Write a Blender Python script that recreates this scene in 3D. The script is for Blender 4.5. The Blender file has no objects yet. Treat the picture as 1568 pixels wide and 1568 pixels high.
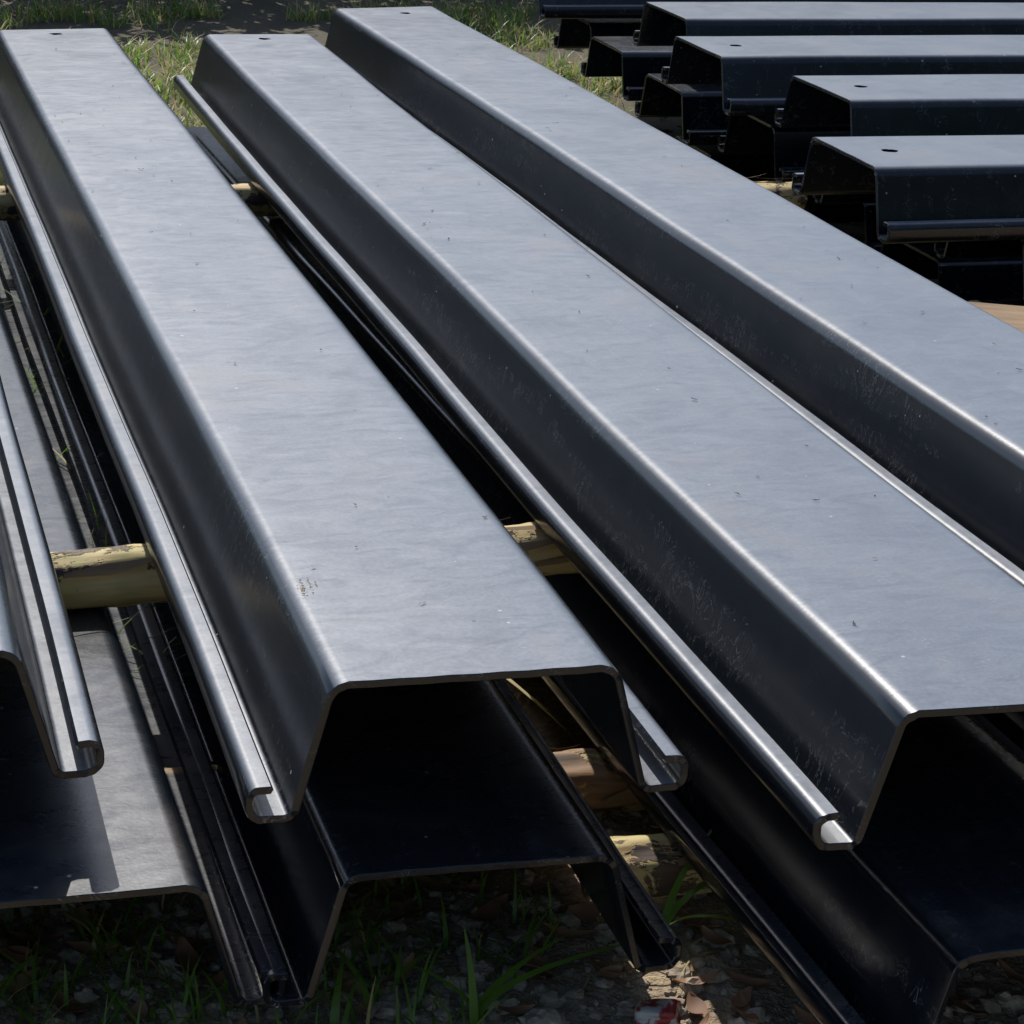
import bpy, math, random
from mathutils import Vector, Matrix, noise
random.seed(7)
scene=bpy.context.scene
R=math.radians

# ---------------------------------------------------------------- helpers
def new_mat(name):
    m=bpy.data.materials.new(name); m.use_nodes=True
    nt=m.node_tree
    return m,nt,nt.nodes['Principled BSDF']
def L(nt,a,b): nt.links.new(a,b)
def ramp(nt,src,stops):
    r=nt.nodes.new('ShaderNodeValToRGB')
    while len(r.color_ramp.elements)<len(stops): r.color_ramp.elements.new(0.5)
    for e,(p,c) in zip(r.color_ramp.elements,stops):
        e.position=p; e.color=(c,c,c,1) if not isinstance(c,tuple) else (*c,1)
    L(nt,src,r.inputs['Fac']); return r.outputs['Color']
def mapping(nt,scale,loc_random=True):
    tc=nt.nodes.new('ShaderNodeTexCoord'); mp=nt.nodes.new('ShaderNodeMapping')
    mp.inputs['Scale'].default_value=scale
    L(nt,tc.outputs['Object'],mp.inputs['Vector'])
    if loc_random:
        oi=nt.nodes.new('ShaderNodeObjectInfo'); mu=nt.nodes.new('ShaderNodeMath'); mu.operation='MULTIPLY'; mu.inputs[1].default_value=37.0
        L(nt,oi.outputs['Random'],mu.inputs[0]); L(nt,mu.outputs[0],mp.inputs['Location'])
    return mp.outputs['Vector']
def noise_n(nt,vec,scale,detail=4,rough=.55,dist=0):
    n=nt.nodes.new('ShaderNodeTexNoise')
    n.inputs['Scale'].default_value=scale; n.inputs['Detail'].default_value=detail
    n.inputs['Roughness'].default_value=rough; n.inputs['Distortion'].default_value=dist
    L(nt,vec,n.inputs['Vector']); return n.outputs['Fac']
def mathn(nt,op,a,b=0.0):
    m=nt.nodes.new('ShaderNodeMath'); m.operation=op
    for i,v in enumerate((a,b)):
        if isinstance(v,(int,float)): m.inputs[i].default_value=v
        else: L(nt,v,m.inputs[i])
    return m.outputs[0]
def mixc(nt,f,a,b):
    m=nt.nodes.new('ShaderNodeMix'); m.data_type='RGBA'
    for i,v in ((0,f),(6,a),(7,b)):
        if isinstance(v,(int,float)): m.inputs[i].default_value=v
        elif isinstance(v,tuple): m.inputs[i].default_value=(*v,1)
        else: L(nt,v,m.inputs[i])
    return m.outputs[2]
def bump(nt,h,strength,dist,bsdf):
    b=nt.nodes.new('ShaderNodeBump'); b.inputs['Strength'].default_value=strength; b.inputs['Distance'].default_value=dist
    L(nt,h,b.inputs['Height']); L(nt,b.outputs['Normal'],bsdf.inputs['Normal']); return b
def make_obj(name,verts,faces,mats,smooth=True,matidx=None,loc=(0,0,0)):
    me=bpy.data.meshes.new(name); me.from_pydata(verts,[],faces); 
    for m in mats: me.materials.append(m)
    if matidx: me.polygons.foreach_set('material_index',matidx)
    me.polygons.foreach_set('use_smooth',[smooth]*len(me.polygons))
    me.update()
    ob=bpy.data.objects.new(name,me); ob.location=loc
    scene.collection.objects.link(ob); return ob

# ---------------------------------------------------------------- materials
def steel_material(name,dust_glare_amt,rbase):
    m,nt,b=new_mat(name)
    v1=mapping(nt,(1,1,1)); vs=mapping(nt,(16,1.1,7)); vw=mapping(nt,(2.2,5,3))
    mid=noise_n(nt,v1,5,5,.62,.4); fine=noise_n(nt,v1,190,1,.6)
    streak=noise_n(nt,vs,2.0,3,.6,.3)
    wipe=noise_n(nt,vw,4.5,4,.7,1.6)
    geo=nt.nodes.new('ShaderNodeNewGeometry'); sep=nt.nodes.new('ShaderNodeSeparateXYZ'); L(nt,geo.outputs['Normal'],sep.inputs[0])
    up=ramp(nt,sep.outputs['Z'],[(0.80,0.0),(0.99,1.0)])
    patch=ramp(nt,mathn(nt,'ADD',mathn(nt,'MULTIPLY',mid,.5),mathn(nt,'MULTIPLY',wipe,.5)),[(0.38,.70),(0.60,1.0)])
    finer=ramp(nt,fine,[(0.3,.80),(0.75,1.0)])
    dust_glare=mathn(nt,'MULTIPLY',mathn(nt,'MULTIPLY',up,patch),finer)
    webd=mathn(nt,'MULTIPLY',ramp(nt,streak,[(0.52,0.0),(0.85,1.0)]),.03)
    dust_glare_fac=mathn(nt,'ADD',mathn(nt,'MULTIPLY',dust_glare,dust_glare_amt),webd)
    steel=mixc(nt,mid,(.003,.005,.008),(.006,.009,.014))
    col=mixc(nt,dust_glare_fac,steel,(.215,.240,.282))  # bluish dust tone; sky glare on upward faces is painted in with it
    rn=ramp(nt,mid,[(0.54,0.0),(0.72,.6)])
    col=mixc(nt,mathn(nt,'MULTIPLY',rn,mathn(nt,'ADD',mathn(nt,'MULTIPLY',up,.5),.08)),col,(.155,.125,.10))
    ridge=mathn(nt,'LESS_THAN',mathn(nt,'ABSOLUTE',mathn(nt,'SUBTRACT',wipe,.47)),.004)
    rmask=ramp(nt,streak,[(0.50,0.0),(0.58,1.0)])
    col=mixc(nt,mathn(nt,'MULTIPLY',mathn(nt,'MULTIPLY',ridge,rmask),.25),col,(.42,.42,.42))
    vo=nt.nodes.new('ShaderNodeTexVoronoi'); vo.inputs['Scale'].default_value=27; L(nt,v1,vo.inputs['Vector'])
    sz=nt.nodes.new('ShaderNodeSeparateColor'); L(nt,vo.outputs['Color'],sz.inputs[0])
    thr=mathn(nt,'MULTIPLY',ramp(nt,sz.outputs[0],[(0.45,0.0),(1.0,1.0)]),.075)
    spk=mathn(nt,'LESS_THAN',vo.outputs['Distance'],thr)
    tone=ramp(nt,sz.outputs[1],[(.64,(.45,.44,.41)),(.66,(.012,.011,.010))])
    col=mixc(nt,mathn(nt,'MULTIPLY',spk,.7),col,tone)
    L(nt,col,b.inputs['Base Color'])
    b.inputs['IOR'].default_value=1.55
    rg=mathn(nt,'ADD',mathn(nt,'ADD',mathn(nt,'MULTIPLY',wipe,.14),rbase),mathn(nt,'MULTIPLY',dust_glare,.14))
    L(nt,rg,b.inputs['Roughness'])
    h=mathn(nt,'ADD',mathn(nt,'MULTIPLY',fine,.4),mathn(nt,'MULTIPLY',streak,.30))
    bump(nt,h,.13,.0020,b)
    return m
STEEL=steel_material('mill_scale_steel_dusty_glare',.76,.18)
STEEL2=steel_material('mill_scale_steel_clean',.08,.11)
STEEL3=steel_material('mill_scale_steel_blue',.66,.19)

def wood_material(name,t0,t1,dark,brown):
    m,nt,b=new_mat(name)
    v=mapping(nt,(1,1,1)); vg=mapping(nt,(2,22,22)); vb=mapping(nt,(.6,1,1))
    n1=noise_n(nt,vb,15,6,.72,.3); g=noise_n(nt,vg,1.5,4,.6)
    col=mixc(nt,ramp(nt,g,[(.3,0.0),(.7,1.0)]),(.36,.23,.09),(.72,.58,.28))
    gr=ramp(nt,noise_n(nt,v,8,3,.5),[(.48,0.0),(.66,.65)])
    col=mixc(nt,gr,col,(.27,.29,.08))
    bark=ramp(nt,n1,[(t0,0.0),(t1,1.0)])
    barkc=mixc(nt,ramp(nt,g,[(.35,0.0),(.65,1.0)]),dark,brown)
    col=mixc(nt,bark,col,barkc)
    L(nt,col,b.inputs['Base Color']); b.inputs['Roughness'].default_value=.7
    bump(nt,mathn(nt,'ADD',mathn(nt,'MULTIPLY',g,.5),bark),.8,.005,b)
    return m
WOOD=wood_material('peeled_pole_wood',.54,.57,(.02,.018,.022),(.17,.10,.055))
WOOD2=wood_material('barky_pole_wood',.46,.52,(.05,.032,.022),(.34,.20,.10))
def bark_material():
    m,nt,b=new_mat('bark_strip')
    v=mapping(nt,(3,20,20)); g=noise_n(nt,v,2,4)
    L(nt,mixc(nt,g,(.07,.045,.03),(.40,.27,.15)),b.inputs['Base Color']); b.inputs['Roughness'].default_value=.85
    return m
BARK=bark_material()

def soil_material():
    m,nt,b=new_mat('soil')
    v=mapping(nt,(1,1,1),False)
    a=noise_n(nt,v,4,5,.7); c=noise_n(nt,v,60,3,.7)
    col=mixc(nt,ramp(nt,a,[(.35,0.0),(.65,1.0)]),(.15,.105,.065),(.36,.28,.18))
    col=mixc(nt,ramp(nt,c,[(.48,0.0),(.72,.9)]),col,(.46,.38,.27))
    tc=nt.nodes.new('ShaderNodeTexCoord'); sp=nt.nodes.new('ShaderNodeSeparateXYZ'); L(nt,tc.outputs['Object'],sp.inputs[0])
    far=ramp(nt,mathn(nt,'ADD',mathn(nt,'MULTIPLY',sp.outputs['Y'],.1),mathn(nt,'MULTIPLY',a,.12)),[(.36,0.0),(.48,.86)])  # far soil darkened in its colour to stand in for shade
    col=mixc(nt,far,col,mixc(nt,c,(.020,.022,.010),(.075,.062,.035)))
    L(nt,col,b.inputs['Base Color']); b.inputs['Roughness'].default_value=.95
    bump(nt,c,.9,.012,b)
    return m
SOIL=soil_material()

def leafy(name,c1,c2,rough=.5,trans=.25):
    m,nt,b=new_mat(name)
    v=mapping(nt,(1,1,1),False); n=noise_n(nt,v,7,2,.7)
    L(nt,mixc(nt,ramp(nt,n,[(.35,0.0),(.65,1.0)]),c1,c2),b.inputs['Base Color'])
    b.inputs['Roughness'].default_value=rough
    if trans>0:
        tr=nt.nodes.new('ShaderNodeBsdfTranslucent'); tr.inputs['Color'].default_value=(*[min(1,x*1.6) for x in c2],1)
        mx=nt.nodes.new('ShaderNodeMixShader'); mx.inputs[0].default_value=trans
        L(nt,b.outputs[0],mx.inputs[1]); L(nt,tr.outputs[0],mx.inputs[2])
        L(nt,mx.outputs[0],nt.nodes['Material Output'].inputs['Surface'])
    return m
GREEN=leafy('grass_green',(.06,.12,.012),(.15,.27,.035),.45,.35)
DRY=leafy('grass_dry',(.26,.20,.08),(.48,.40,.18),.7,.2)
BROWNLEAF=leafy('dry_leaf',(.16,.075,.04),(.36,.20,.11),.7,0)
TREELEAF=leafy('tree_leaf',(.02,.045,.01),(.05,.085,.02),.6,0)
CHIP=leafy('dark_chip',(.012,.010,.008),(.05,.035,.022),.8,0)

def stone_material():
    m,nt,b=new_mat('stone')
    v=mapping(nt,(1,1,1),False); n=noise_n(nt,v,30,3,.7); f=noise_n(nt,v,150,2,.6)
    col=mixc(nt,ramp(nt,n,[(.3,0.0),(.7,1.0)]),(.18,.14,.10),(.46,.385,.29))
    L(nt,col,b.inputs['Base Color']); b.inputs['Roughness'].default_value=.9
    bump(nt,f,.5,.003,b)
    return m
STONE=stone_material()

# ---------------------------------------------------------------- sheet piles
def fillet(pts,rad,seg=8):
    out=[Vector(pts[0])]
    for i in range(1,len(pts)-1):
        p=Vector(pts[i]); a=(Vector(pts[i-1])-p); c=(Vector(pts[i+1])-p)
        la,lc=a.length,c.length; a.normalize(); c.normalize()
        ang=a.angle(c); t=rad[i]/math.tan(ang/2); t=min(t,la*.49,lc*.49); r=t*math.tan(ang/2)
        s=p+a*t; e=p+c*t; bis=(a+c).normalized(); cen=p+bis*(r/math.sin(ang/2))
        v0=s-cen; v1=e-cen; tot=math.atan2(v0.x*v1.y-v0.y*v1.x,v0.dot(v1))
        for k in range(seg+1):
            th=tot*k/seg; co,si=math.cos(th),math.sin(th)
            out.append(cen+Vector((v0.x*co-v0.y*si,v0.x*si+v0.y*co)))
    out.append(Vector(pts[-1])); return out
def half_profile(W,H,sp=.040):
    w=W/2
    pts=[(0,0),(w,0),(w+sp,-H+.0045),(w+sp+.047,-H+.0045),(w+sp+.047,-H+.040),(w+sp+.024,-H+.040)]
    pr=fillet(pts,[0,.023,.013,.016,.012,0],9)
    fl=[Vector((w*.9*k/5,0)) for k in range(5)]
    return fl+pr[1:]
def sheet_pile(P0,P1,W=.31,H=.155,T=.009,sk0=0,sk1=0,holes=(),seed=0,mat=None,name='steel_sheet_pile'):
    import bmesh
    mat=mat or STEEL
    P0=Vector(P0);P1=Vector(P1); d=(P1-P0); Ln=d.length; d.normalize()
    side=Vector((d.y,-d.x,0)).normalized(); upv=side.cross(d)
    hp=half_profile(W,H)
    prof=[Vector((-p.x,p.y)) for p in reversed(hp[1:])]+hp
    n=len(prof)
    tang=[]
    for i in range(n):
        a=prof[max(0,i-1)];b=prof[min(n-1,i+1)]; tang.append((b-a).normalized())
    nor=[Vector((-t.y,t.x)) for t in tang]
    def ring(th):
        top=[prof[i]+nor[i]*th*.5-Vector((0,T/2)) for i in range(n)]
        bot=[prof[i]-nor[i]*th*.5-Vector((0,T/2)) for i in range(n)]
        endR=prof[-1]+tang[-1]*th*.35-Vector((0,T/2)); endL=prof[0]-tang[0]*th*.35-Vector((0,T/2))
        return top+[endR]+bot[::-1]+[endL]
    m=2*n+2
    NS=70
    ys=[0,.0012]+[Ln*k/NS for k in range(1,NS)]+[Ln-.0012,Ln]
    verts=[];faces=[]
    rnd=random.Random(seed)
    ph=[rnd.uniform(0,6) for _ in range(6)]
    bow=rnd.uniform(-.006,.006)
    for k,y in enumerate(ys):
        rg=ring(T*.78 if k in(0,len(ys)-1) else T)
        t=y/Ln
        dx=bow*math.sin(math.pi*t)+.0012*math.sin(y*3+ph[0])
        dz=.0015*math.sin(y*2.1+ph[1])
        for j,p in enumerate(rg):
            yy=y+(1-t)*sk0*p.x+t*sk1*p.x
            wob=.0008*math.sin(y*4+ph[2]+p.x*7)+.0003*math.sin(y*11+ph[3]-p.x*15)
            if k in (0,1): yy+=.0009*math.sin(p.x*210+ph[4])+.0008*math.sin(p.x*570+ph[5]) 
            q=side*(p.x+dx+wob*.4)+upv*(p.y+dz+wob)+d*yy
            verts.append(q)
    for k in range(len(ys)-1):
        for j in range(m):
            a=k*m+j;b=k*m+(j+1)%m
            faces.append((a,b,b+m,a+m))
    for base in (0,(len(ys)-1)*m):
        for i in range(n-1):
            faces.append((base+i,base+i+1,base+(2*n-i-1),base+(2*n-i)))
        faces.append((base+n-1,base+n,base+n+1))
        faces.append((base+2*n,base+2*n+1,base+0))
    ob=make_obj(name,[tuple(v) for v in verts],faces,[mat],True,None,P0)
    me=ob.data
    bm=bmesh.new(); bm.from_mesh(me); bmesh.ops.recalc_face_normals(bm,faces=bm.faces); bm.to_mesh(me); bm.free()
    me.set_sharp_from_angle(angle=R(35))
    for (hx,hy,hr) in holes:
        c=P0+side*hx+d*hy
        vs=[];fs=[];K=20
        for zz in (-.05,.05):
            for a in range(K):
                rr=hr*(1+.35*noise.noise(Vector((math.cos(a*.314)*1.7,seed*3.1,math.sin(a*.314)*1.7)))); th=2*math.pi*a/K
                vs.append(c+side*rr*math.cos(th)+d*rr*math.sin(th)+Vector((0,0,zz)))
        fs=[tuple(range(K))[::-1],tuple(range(K,2*K))]+[(a,(a+1)%K,K+(a+1)%K,K+a) for a in range(K)]
        cut=make_obj('hole_cut',[tuple(v) for v in vs],fs,[mat],False)
        md=ob.modifiers.new('b','BOOLEAN'); md.operation='DIFFERENCE'; md.object=cut; md.solver='EXACT'
        bpy.context.view_layer.update()
        dg=bpy.context.evaluated_depsgraph_get()
        nm=bpy.data.meshes.new_from_object(ob.evaluated_get(dg))
        ob.modifiers.clear(); ob.data=nm
        bpy.data.objects.remove(cut)
    return ob

Z1=.47; Z2=.23
sheet_pile((.005,2.29,Z1),(.005,6.5,Z1),seed=1)
sheet_pile((.630,2.134,Z1),(.630,6.63,Z1),sk0=-.04,sk1=.1,holes=((.0,4.41,.017),),seed=2)
sheet_pile((1.200,1.945,Z1),(1.200,6.53,Z1),sk0=-.06,holes=((.0,4.50,.017),),seed=3)
sheet_pile((1.745,1.70,Z1+.01),(1.69,7.02,Z1+.01),W=.33,sk1=.15,holes=((.03,5.20,.017),),seed=4)
sheet_pile((-.58,2.3,Z1),(-.58,6.5,Z1),seed=10)
for a in (((.187,2.178,Z2),(.15,6.4,Z2),-.05,5),((.650,2.150,Z2),(.63,6.4,Z2),-.04,6),((1.241,1.856,Z2),(1.12,6.42,Z2),0,7),((1.745,1.75,Z2),(1.68,6.7,Z2),0,8),((-.46,2.25,Z2),(-.46,6.5,Z2),0,9)):
    sheet_pile(a[0],a[1],sk0=a[2],seed=a[3],mat=STEEL2,W=.305 if a[3]==6 else .31)
def dp(x,yf,yb,z,sd,hole=False,ln=4.6,mat=None):
    yc=(yf+yb)/2
    return sheet_pile((x,yc,z),(x+ln,yc-.02,z),W=yb-yf,H=.140,seed=sd,holes=((0,.11,.017),) if hole else (),mat=mat or STEEL3)
dp(2.087,4.294,4.63,.54,21,True)
dp(2.363,5.035,5.40,.54,22,True)
dp(2.289,5.695,6.06,.54,23,True)
dp(2.44,6.376,6.74,.54,24)
dp(2.31,7.43,7.78,.54,25)
for x,a,b_,s in ((2.52,4.42,4.74,26),(2.47,5.03,5.35,27),(2.46,5.71,6.02,27),(2.39,6.24,6.55,28),(2.45,6.95,7.27,31),(2.54,7.55,7.87,29)): dp(x,a,b_,.35,s,mat=STEEL2)
for i,y in enumerate((4.3,4.95,5.6,6.25)): dp(2.5+.1*((i*7)%3),y,y+.31,.16,40+i,mat=STEEL2)

# loose chips, flakes and twigs lying on the flanges
bpy.context.view_layer.update()
dg=bpy.context.evaluated_depsgraph_get()
rd=random.Random(21)
V=[];F=[];MI=[]
def put(x,y,ln,w,az,mi):
    hit,loc,nrm,_,_,_=scene.ray_cast(dg,Vector((x,y,1.2)),Vector((0,0,-1)))
    if not hit or nrm.z<.98: return
    b=len(V);SG=4;cv=rd.uniform(-1,1);dx,dy=math.cos(az),math.sin(az)
    for k in range(SG+1):
        t=k/SG-.5;ww=w*(1-abs(t)*1.3)*rd.uniform(.6,1.2)*.5
        cx=x+dx*ln*t-dy*cv*ln*t*t;cy=y+dy*ln*t+dx*cv*ln*t*t;z=loc.z+.0012+rd.uniform(0,.0015)+.1*ln*abs(t)
        V.append((cx-dy*ww,cy+dx*ww,z));V.append((cx+dy*ww,cy-dx*ww,z+rd.uniform(0,.001)))
    for k in range(SG): F.append((b+2*k,b+2*k+1,b+2*k+3,b+2*k+2));MI.append(mi)
for cx in (.0,.63,1.2,1.73):
    for _ in range(34):
        s=rd.random()**2
        put(cx+rd.uniform(-.14,.14),rd.uniform(2.15,6.4),.003+.011*s,.0015+.003*rd.random(),rd.uniform(0,3.14),0 if rd.random()<.7 else 1)
for _ in range(40): put(.49+rd.gauss(0,.010),2.41+rd.gauss(0,.02),rd.uniform(.002,.007),rd.uniform(.001,.004),rd.uniform(0,3.14),1)
make_obj('debris_flakes',V,F,[CHIP,BARK],True,MI)

# ---------------------------------------------------------------- poles
def pole(p0,p1,r,seed,strips=4,name='wooden_pole',mat=None,rough=1.0):
    mat=mat or WOOD
    p0=Vector(p0);p1=Vector(p1);d=(p1-p0);Ln=d.length;d.normalize()
    s=d.cross(Vector((0,0,1))).normalized();u=s.cross(d)
    NL=max(12,int(Ln/.015));K=32;verts=[];faces=[];mi=[]
    for k in range(NL+1):
        y=Ln*k/NL; rr=r*(1-.06*k/NL)
        if k in(0,NL): rr*=.93
        knob=1+.12*max(0,math.sin(y*9+seed))**8
        for a in range(K):
            th=2*math.pi*a/K
            q=noise.noise(Vector((y*7+seed*10,math.cos(th)*1.4,math.sin(th)*1.4)))
            q2=noise.noise(Vector((y*26+seed*10,math.cos(th)*5,math.sin(th)*5)))
            rad=rr*knob*(1+.16*q*rough+.08*q2*rough)
            verts.append(d*y+s*rad*math.cos(th)+u*rad*math.sin(th))
    for k in range(NL):
        for a in range(K):
            faces.append((k*K+a,k*K+(a+1)%K,(k+1)*K+(a+1)%K,(k+1)*K+a)); mi.append(0)
    faces.append(tuple(range(K)));mi.append(0);faces.append(tuple(range(NL*K,NL*K+K))[::-1]);mi.append(0)
    rnd=random.Random(seed)
    for _ in range(strips):
        y0=rnd.uniform(0,Ln*.95);ln=rnd.uniform(.06,.24);th0=rnd.uniform(-.3,3.4);w=rnd.uniform(.06,.25);b=len(verts);SG=8
        cv=rnd.uniform(.3,1.3)
        for k in range(SG+1):
            t=k/SG; lift=.001+.014*(t-.5)**2*4*cv; y=min(Ln,y0+ln*t)
            for e in(-1,1):
                th=th0+e*w*(1-abs(t-.5)*1.4)+.3*t
                rad=r*1.07+lift
                verts.append(d*y+s*rad*math.cos(th)+u*rad*math.sin(th))
        for k in range(SG): faces.append((b+2*k,b+2*k+1,b+2*k+3,b+2*k+2));mi.append(1)
    ob=make_obj(name,[(v.dot(d),v.dot(s),v.dot(u)) for v in verts],faces,[mat,BARK],True,mi,p0)
    M=Matrix((d,s,u)).transposed().to_4x4(); M.translation=p0; ob.matrix_world=M
    ob.data.set_sharp_from_angle(angle=R(50))
    return ob
pole((-.75,2.98,.271),(2.1,2.955,.271),.041,1,46)
pole((-.75,5.38,.271),(2.335,5.205,.271),.040,2,26)
pole((-.6,2.86,.036),(2.1,2.55,.036),.043,3,60,mat=WOOD2,rough=1.3)
pole((.872,2.435,.040),(2.0,2.36,.036),.040,4,16,mat=WOOD,rough=1.2)
pole((-.6,5.3,.036),(2.2,5.2,.036),.038,5,8,mat=WOOD2)
pole((3.2,4.0,.375),(3.2,8.0,.375),.020,6,4); pole((5.6,4.0,.375),(5.6,8.0,.375),.020,7,4)
pole((3.3,4.0,.185),(3.3,8.0,.185),.020,8,4); pole((5.5,4.0,.185),(5.5,8.0,.185),.020,9,4)

def board(p,size,rot):
    import bmesh
    bm=bmesh.new(); bmesh.ops.create_cube(bm,size=1)
    for v in bm.verts: v.co=Vector((v.co.x*size[0],v.co.y*size[1],v.co.z*size[2]))
    bmesh.ops.subdivide_edges(bm,edges=[e for e in bm.edges if abs((e.verts[0].co-e.verts[1].co).x)>.3],cuts=20)
    for v in bm.verts: v.co+=Vector((0,.006*noise.noise(v.co*7),.006*noise.noise(v.co*5+Vector((3,0,0)))))
    bmesh.ops.bevel(bm,geom=[e for e in bm.edges if len(e.link_faces)==2 and e.calc_face_angle()>.8],offset=.004,segments=2,affect='EDGES')
    me=bpy.data.meshes.new('wooden_board'); bm.to_mesh(me); bm.free(); me.materials.append(BARK)
    ob=bpy.data.objects.new('wooden_board',me); ob.location=p; ob.rotation_euler=rot; scene.collection.objects.link(ob)
board((2.64,3.84,.27),(.95,.34,.03),(0,R(3),R(-6)))
board((2.75,3.85,.12),(.7,.18,.23),(0,0,R(4)))

# ---------------------------------------------------------------- ground
def gz(x,y):
    f=1/(1+((abs(x-1.5)+abs(y-5))/30)**2)
    return (-.006+.018*noise.noise(Vector((x*1.7,y*1.7,0)))+.010*noise.noise(Vector((x*9,y*9,4)))+.006*noise.noise(Vector((x*28,y*28,9))))*f-.012
def axis(lo,hi,step,far):
    a=[lo+step*i for i in range(int((hi-lo)/step)+1)]
    s=step;x=a[0];pre=[]
    while x>-far: s*=1.35;x-=s;pre.append(x)
    s=step;x=a[-1];post=[]
    while x<far: s*=1.35;x+=s;post.append(x)
    return pre[::-1]+a+post
xs=axis(-.8,2.2,.02,600);ys=axis(1.8,3.4,.02,600)
V=[(x,y,gz(x,y)) for y in ys for x in xs];nx=len(xs)
F=[(j*nx+i,j*nx+i+1,(j+1)*nx+i+1,(j+1)*nx+i) for j in range(len(ys)-1) for i in range(nx-1)]
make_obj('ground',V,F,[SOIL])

# ---------------------------------------------------------------- grass, gravel, leaves
def blade(V,F,MI,x,y,z,h,w,az,lean,mi,seg=4):
    b=len(V);dx,dy=math.cos(az),math.sin(az);px,py=-dy,dx
    for k in range(seg+1):
        t=k/seg; o=lean*h*t*t; zz=z+h*t*(1-.35*lean*t)
        ww=w*(1-t)**.7*.5+.0002 if t>.15 else w*.4
        V.append((x+dx*o-px*ww,y+dy*o-py*ww,zz));V.append((x+dx*o+px*ww,y+dy*o+py*ww,zz))
    for k in range(seg):
        F.append((b+2*k,b+2*k+1,b+2*k+3,b+2*k+2));MI.append(mi)
V=[];F=[];MI=[]
rnd=random.Random(3)
def tuft(x,y,n,h,spread,dry=.25,w=.005):
    for _ in range(n):
        a=rnd.uniform(0,6.28);r=spread*rnd.random()**.5
        xx,yy=x+r*math.cos(a),y+r*math.sin(a)
        blade(V,F,MI,xx,yy,gz(xx,yy)-.003,h*rnd.uniform(.5,1.2),w*rnd.uniform(.6,1.3),rnd.uniform(0,6.28),rnd.uniform(.2,1.3),1 if rnd.random()<dry else 0)
for _ in range(1500):
    x=rnd.uniform(-.6,3.2);y=rnd.uniform(6.4,10.4)
    q=noise.noise(Vector((x*1.3,y*1.3,0)))
    if q<-.25 or (x>1.5 and q<.05): continue
    tuft(x,y,16,.10,.07,.45,.007)
for _ in range(110): tuft(rnd.uniform(1.95,2.5),rnd.uniform(4.4,7.6),9,.09,.05,.3)
for _ in range(90): tuft(rnd.uniform(.15,.5),rnd.uniform(2.9,6.3),5,.2,.04,.2,.007)
for _ in range(46): tuft(rnd.uniform(.85,1.0),rnd.uniform(3.4,6.4),5,.12,.04,.4)
for _ in range(90): tuft(rnd.uniform(.05,.80),rnd.uniform(2.15,2.8),6,.08,.05,.12,.0058)
for _ in range(200):
    x=rnd.uniform(-9,14);y=rnd.uniform(-6,1.5) ; tuft(x,y,10,.08,.12,.3)
make_obj('grass',V,F,[GREEN,DRY],True,MI)
V=[];F=[];MI=[]
for (x,y,h,w,az,ln) in ((.66,2.2,.13,.016,.5,1.3),(.66,2.2,.16,.018,.15,1.5),(.67,2.2,.11,.015,2.6,.9),(.66,2.19,.14,.013,1.6,.4),(.5,2.22,.10,.013,1.2,.8),(.55,2.25,.12,.012,2.2,.8)):
    blade(V,F,MI,x,y,gz(x,y),h,w,az,ln,0,8)
make_obj('weed',V,F,[GREEN],True,MI)
V=[];F=[];MI=[]
for (x,y,h,w,az,ln) in ((.945,2.345,.16,.015,.3,1.2),(.945,2.345,.15,.016,-.9,1.2),(.95,2.35,.18,.014,.6,.7),(.945,2.345,.13,.012,2.6,.6)):
    blade(V,F,MI,x,y,gz(x,y),h,w,az,ln,0,8)
make_obj('weed',V,F,[GREEN],True,MI)

import bmesh
def ico(sub):
    bm=bmesh.new(); bmesh.ops.create_icosphere(bm,subdivisions=sub,radius=1)
    r=([v.co.copy() for v in bm.verts],[tuple(v.index for v in f.verts) for f in bm.faces]); bm.free(); return r
ICO={1:ico(1),2:ico(2),3:ico(3)}
def rock(V,F,c,s,sd,sub=None):
    vs,fs=ICO[sub or (2 if s>.007 else 1)]
    sc=Vector((rnd.uniform(.7,1.3),rnd.uniform(.7,1.2),rnd.uniform(.45,.8)));rot=Matrix.Rotation(rnd.uniform(0,6.28),3,'Z')
    b=len(V)
    for co in vs:
        p=co*(1+.6*noise.noise(co*1.3+Vector((sd*7.3,0,0)))+.3*noise.noise(co*3.1+Vector((0,sd*3,0))))
        p=rot@Vector((p.x*sc.x,p.y*sc.y,p.z*sc.z))*s
        V.append((c[0]+p.x,c[1]+p.y,c[2]+p.z))
    for f in fs: F.append(tuple(b+i for i in f))
V=[];F=[]
for i in range(4600):
    x=rnd.uniform(-.2,1.5);y=rnd.uniform(2.05,2.8)
    s=.002+.014*rnd.random()**4
    rock(V,F,(x,y,gz(x,y)+s*.15),s,i)
for i in range(400):
    x=rnd.uniform(1.8,2.6);y=rnd.uniform(3.5,7.5);s=.004+.02*rnd.random()**3
    rock(V,F,(x,y,gz(x,y)+s*.2),s,i)
make_obj('gravel',V,F,[STONE],False)
for i,(x,y,s) in enumerate(((.745,2.185,.034),(.63,2.25,.016),(.05,2.22,.024),(1.02,2.33,.016),(.98,2.25,.014),(.58,2.3,.016),(.33,2.3,.018))):
    V=[];F=[]; rock(V,F,(0,0,0),s,100+i,3)
    make_obj('rock',V,F,[STONE],False,None,(x,y,gz(x,y)+s*.2))

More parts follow.
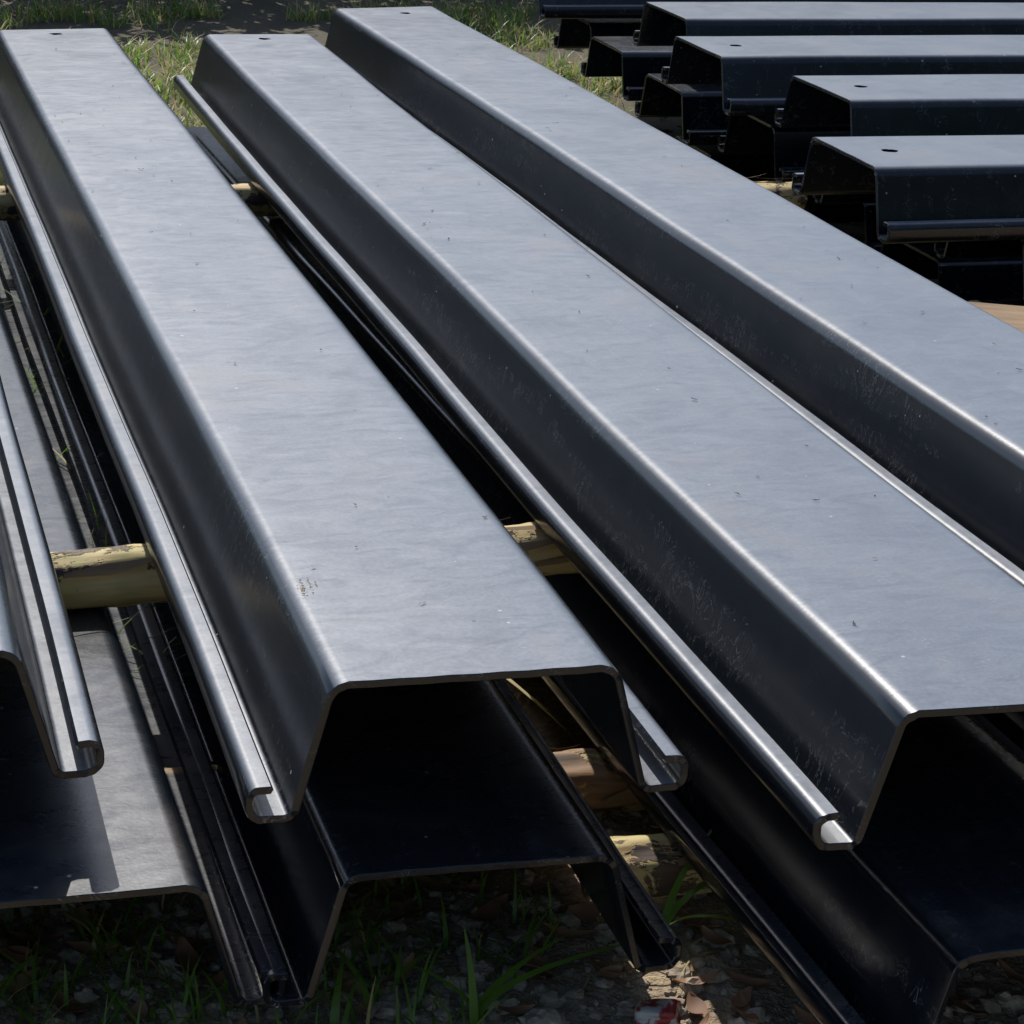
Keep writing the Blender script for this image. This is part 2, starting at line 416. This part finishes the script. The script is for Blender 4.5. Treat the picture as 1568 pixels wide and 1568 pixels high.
V=[];F=[]
def leaf(x,y,z,ln,w,az,tilt):
    b=len(V);SG=6
    M=Matrix.Rotation(az,3,'Z')@Matrix.Rotation(tilt,3,'X')
    for k in range(SG+1):
        t=k/SG;ww=w*math.sin(math.pi*min(1,t*.96+.02))**.8
        for e in(-1,0,1):
            p=M@Vector((ln*(t-.5),ww*e,.25*w*abs(e)+.15*ln*(t-.5)**2*4+rnd.uniform(-.001,.001)))
            V.append((x+p.x,y+p.y,z+p.z))
    for k in range(SG):
        for e in(0,1): F.append((b+3*k+e,b+3*k+e+1,b+3*k+e+4,b+3*k+e+3))
for _ in range(190):
    x=rnd.uniform(-.2,1.4);y=rnd.uniform(2.08,2.9)
    leaf(x,y,gz(x,y)+.010,rnd.uniform(.03,.09),rnd.uniform(.007,.016),rnd.uniform(0,6.28),rnd.uniform(-.3,.3))
for _ in range(260):
    x=rnd.uniform(1.85,3);y=rnd.uniform(3.4,9)
    leaf(x,y,gz(x,y)+.008,rnd.uniform(.03,.09),rnd.uniform(.007,.018),rnd.uniform(0,6.28),rnd.uniform(-.3,.3))
make_obj('fallen_leaves',V,F,[BROWNLEAF])
V=[];F=[];MI=[]
for _ in range(200):
    x=rnd.uniform(.80,1.04);y=rnd.uniform(2.25,3.6)
    blade(V,F,MI,x,y,gz(x,y)+.004,.02,rnd.uniform(.002,.006),rnd.uniform(0,6.28),rnd.uniform(2,7),0)
for _ in range(12):
    x=rnd.uniform(.84,.93);y=rnd.uniform(2.95,3.4)
    blade(V,F,MI,x,y,gz(x,y)+.06,.06,rnd.uniform(.005,.011),rnd.uniform(-2.2,-1.0),rnd.uniform(2.5,5),0,8)
make_obj('straw',V,F,[DRY],True,MI)

def can():
    m,nt,b=new_mat('can_paint')
    v=mapping(nt,(1,1,1),False); n=noise_n(nt,v,38,3,.6)
    L(nt,ramp(nt,n,[(.47,(.30,.035,.03)),(.53,(.42,.38,.33))]),b.inputs['Base Color']); b.inputs['Metallic'].default_value=.3; b.inputs['Roughness'].default_value=.5
    V=[];F=[];K=28
    prof=[(.0,-.045),(.024,-.045),(.031,-.04),(.033,-.03),(.033,-.01),(.033,.01),(.033,.03),(.03,.04),(.025,.045),(.023,.042),(0,.042)]
    for r,z in prof:
        for a in range(K):
            th=2*math.pi*a/K; q=1-.55*max(0,noise.noise(Vector((math.cos(th)*1.6,math.sin(th)*1.6,z*30))))
            V.append((r*q*math.cos(th),r*q*math.sin(th)*.6,z*.7))
    for k in range(len(prof)-1):
        for a in range(K): F.append((k*K+a,k*K+(a+1)%K,(k+1)*K+(a+1)%K,(k+1)*K+a))
    o=make_obj('crushed_can',V,F,[m],True,None,(.872,2.15,.006)); o.rotation_euler=(R(75),R(8),R(60)); o.scale=(.8,.8,.8)
can()

# ---------------------------------------------------------------- added unseen hedge and trees
def leaves(V,F,MI,p,s):
    u=Vector((rnd.gauss(0,1),rnd.gauss(0,1),rnd.gauss(0,1))).normalized()*s;w=u.orthogonal().normalized()*s*.65
    b1=len(V);V.extend([tuple(p-u),tuple(p+w),tuple(p+u),tuple(p-w)]);F.append((b1,b1+1,b1+2,b1+3));MI.append(0)
V=[];F=[];MI=[]
for _ in range(15000):  # out-of-frame hedge, added and sized to shade the far ground
    x=rnd.uniform(-7,9);h=1.60+.2*noise.noise(Vector((x*.8,0,0)))
    leaves(V,F,MI,Vector((x,11.2+rnd.gauss(0,.2),rnd.uniform(.0,1)**.75*h)),.085)
make_obj('shade_hedge',V,F,[TREELEAF],False)
TR,nt,b=new_mat('trunk'); b.inputs['Base Color'].default_value=(.08,.06,.045,1); b.inputs['Roughness'].default_value=.9
def blocker_tree(cx,cy,H,sp,ncl,nl,ls):
    V=[];F=[];MI=[]
    for k in range(6):
        for j in range(8):
            rd=.2*H/6*(1-k/7);V.append((rd*math.cos(j*.785)+.1*k*math.sin(cx),rd*math.sin(j*.785),H*.75*k/5-.1))
    for k in range(5):
        for j in range(8): F.append((k*8+j,k*8+(j+1)%8,k*8+8+(j+1)%8,k*8+8+j));MI.append(1)
    for c in range(ncl):
        cc=Vector((rnd.gauss(0,sp),rnd.gauss(0,sp),H*rnd.uniform(.3,1)))
        b0=len(V);s0=Vector((.1*3*math.sin(cx),0,min(cc.z,H*.7)*.8))
        for q,rd in((s0,.05),(cc,.015)):
            for j in range(4): V.append(tuple(q+Vector((rd*math.cos(j*1.57),rd*math.sin(j*1.57),0))))
        for j in range(4): F.append((b0+j,b0+(j+1)%4,b0+4+(j+1)%4,b0+4+j));MI.append(1)
        for _ in range(nl): leaves(V,F,MI,cc+Vector((rnd.gauss(0,.5),rnd.gauss(0,.5),rnd.gauss(0,.4))),ls)
    make_obj('blocker_tree',V,F,[TREELEAF,TR],False,MI,(cx,cy,0))
for i in range(7):  # unseen trees behind the camera, added to darken reflections in the webs
    a=R(-95+i*11); r=13+1.5*math.sin(i*2.3)
    blocker_tree(1.5+r*math.cos(a),1+r*math.sin(a),8+math.sin(i*5.1),1.3,24,90,.26)

# ---------------------------------------------------------------- light
S=Vector((-.02,.90,1)).normalized()
el=math.asin(S.z);az=math.atan2(S.x,S.y)
w=bpy.data.worlds.new('World');scene.world=w;w.use_nodes=True
nt=w.node_tree;bg=nt.nodes['Background'];sky=nt.nodes.new('ShaderNodeTexSky');sky.sky_type='NISHITA'
sky.sun_disc=False;sky.sun_elevation=el;sky.sun_rotation=az;sky.dust_density=1.2
L(nt,sky.outputs[0],bg.inputs[0]);bg.inputs[1].default_value=.14
ld=bpy.data.lights.new('sun','SUN');ld.energy=4.9;ld.angle=R(.5);ld.color=(1,.96,.90)
lo=bpy.data.objects.new('sun',ld);lo.rotation_euler=S.to_track_quat('Z','Y').to_euler();lo.location=(0,0,10);scene.collection.objects.link(lo)

# ---------------------------------------------------------------- camera
cd=bpy.data.cameras.new('camera');co=bpy.data.objects.new('camera',cd);scene.collection.objects.link(co)
M=Matrix(((.95892,.05875,-.27760,0),(-.28060,.34184,-.89689,0),(.04221,.93794,.34429,1.47),(0,0,0,1)))
co.matrix_world=M
cd.sensor_width=36;cd.lens=3500/1568*36;cd.clip_start=.05;cd.clip_end=2000
scene.camera=co
scene.view_settings.view_transform='Standard';scene.view_settings.look='None';scene.view_settings.exposure=0
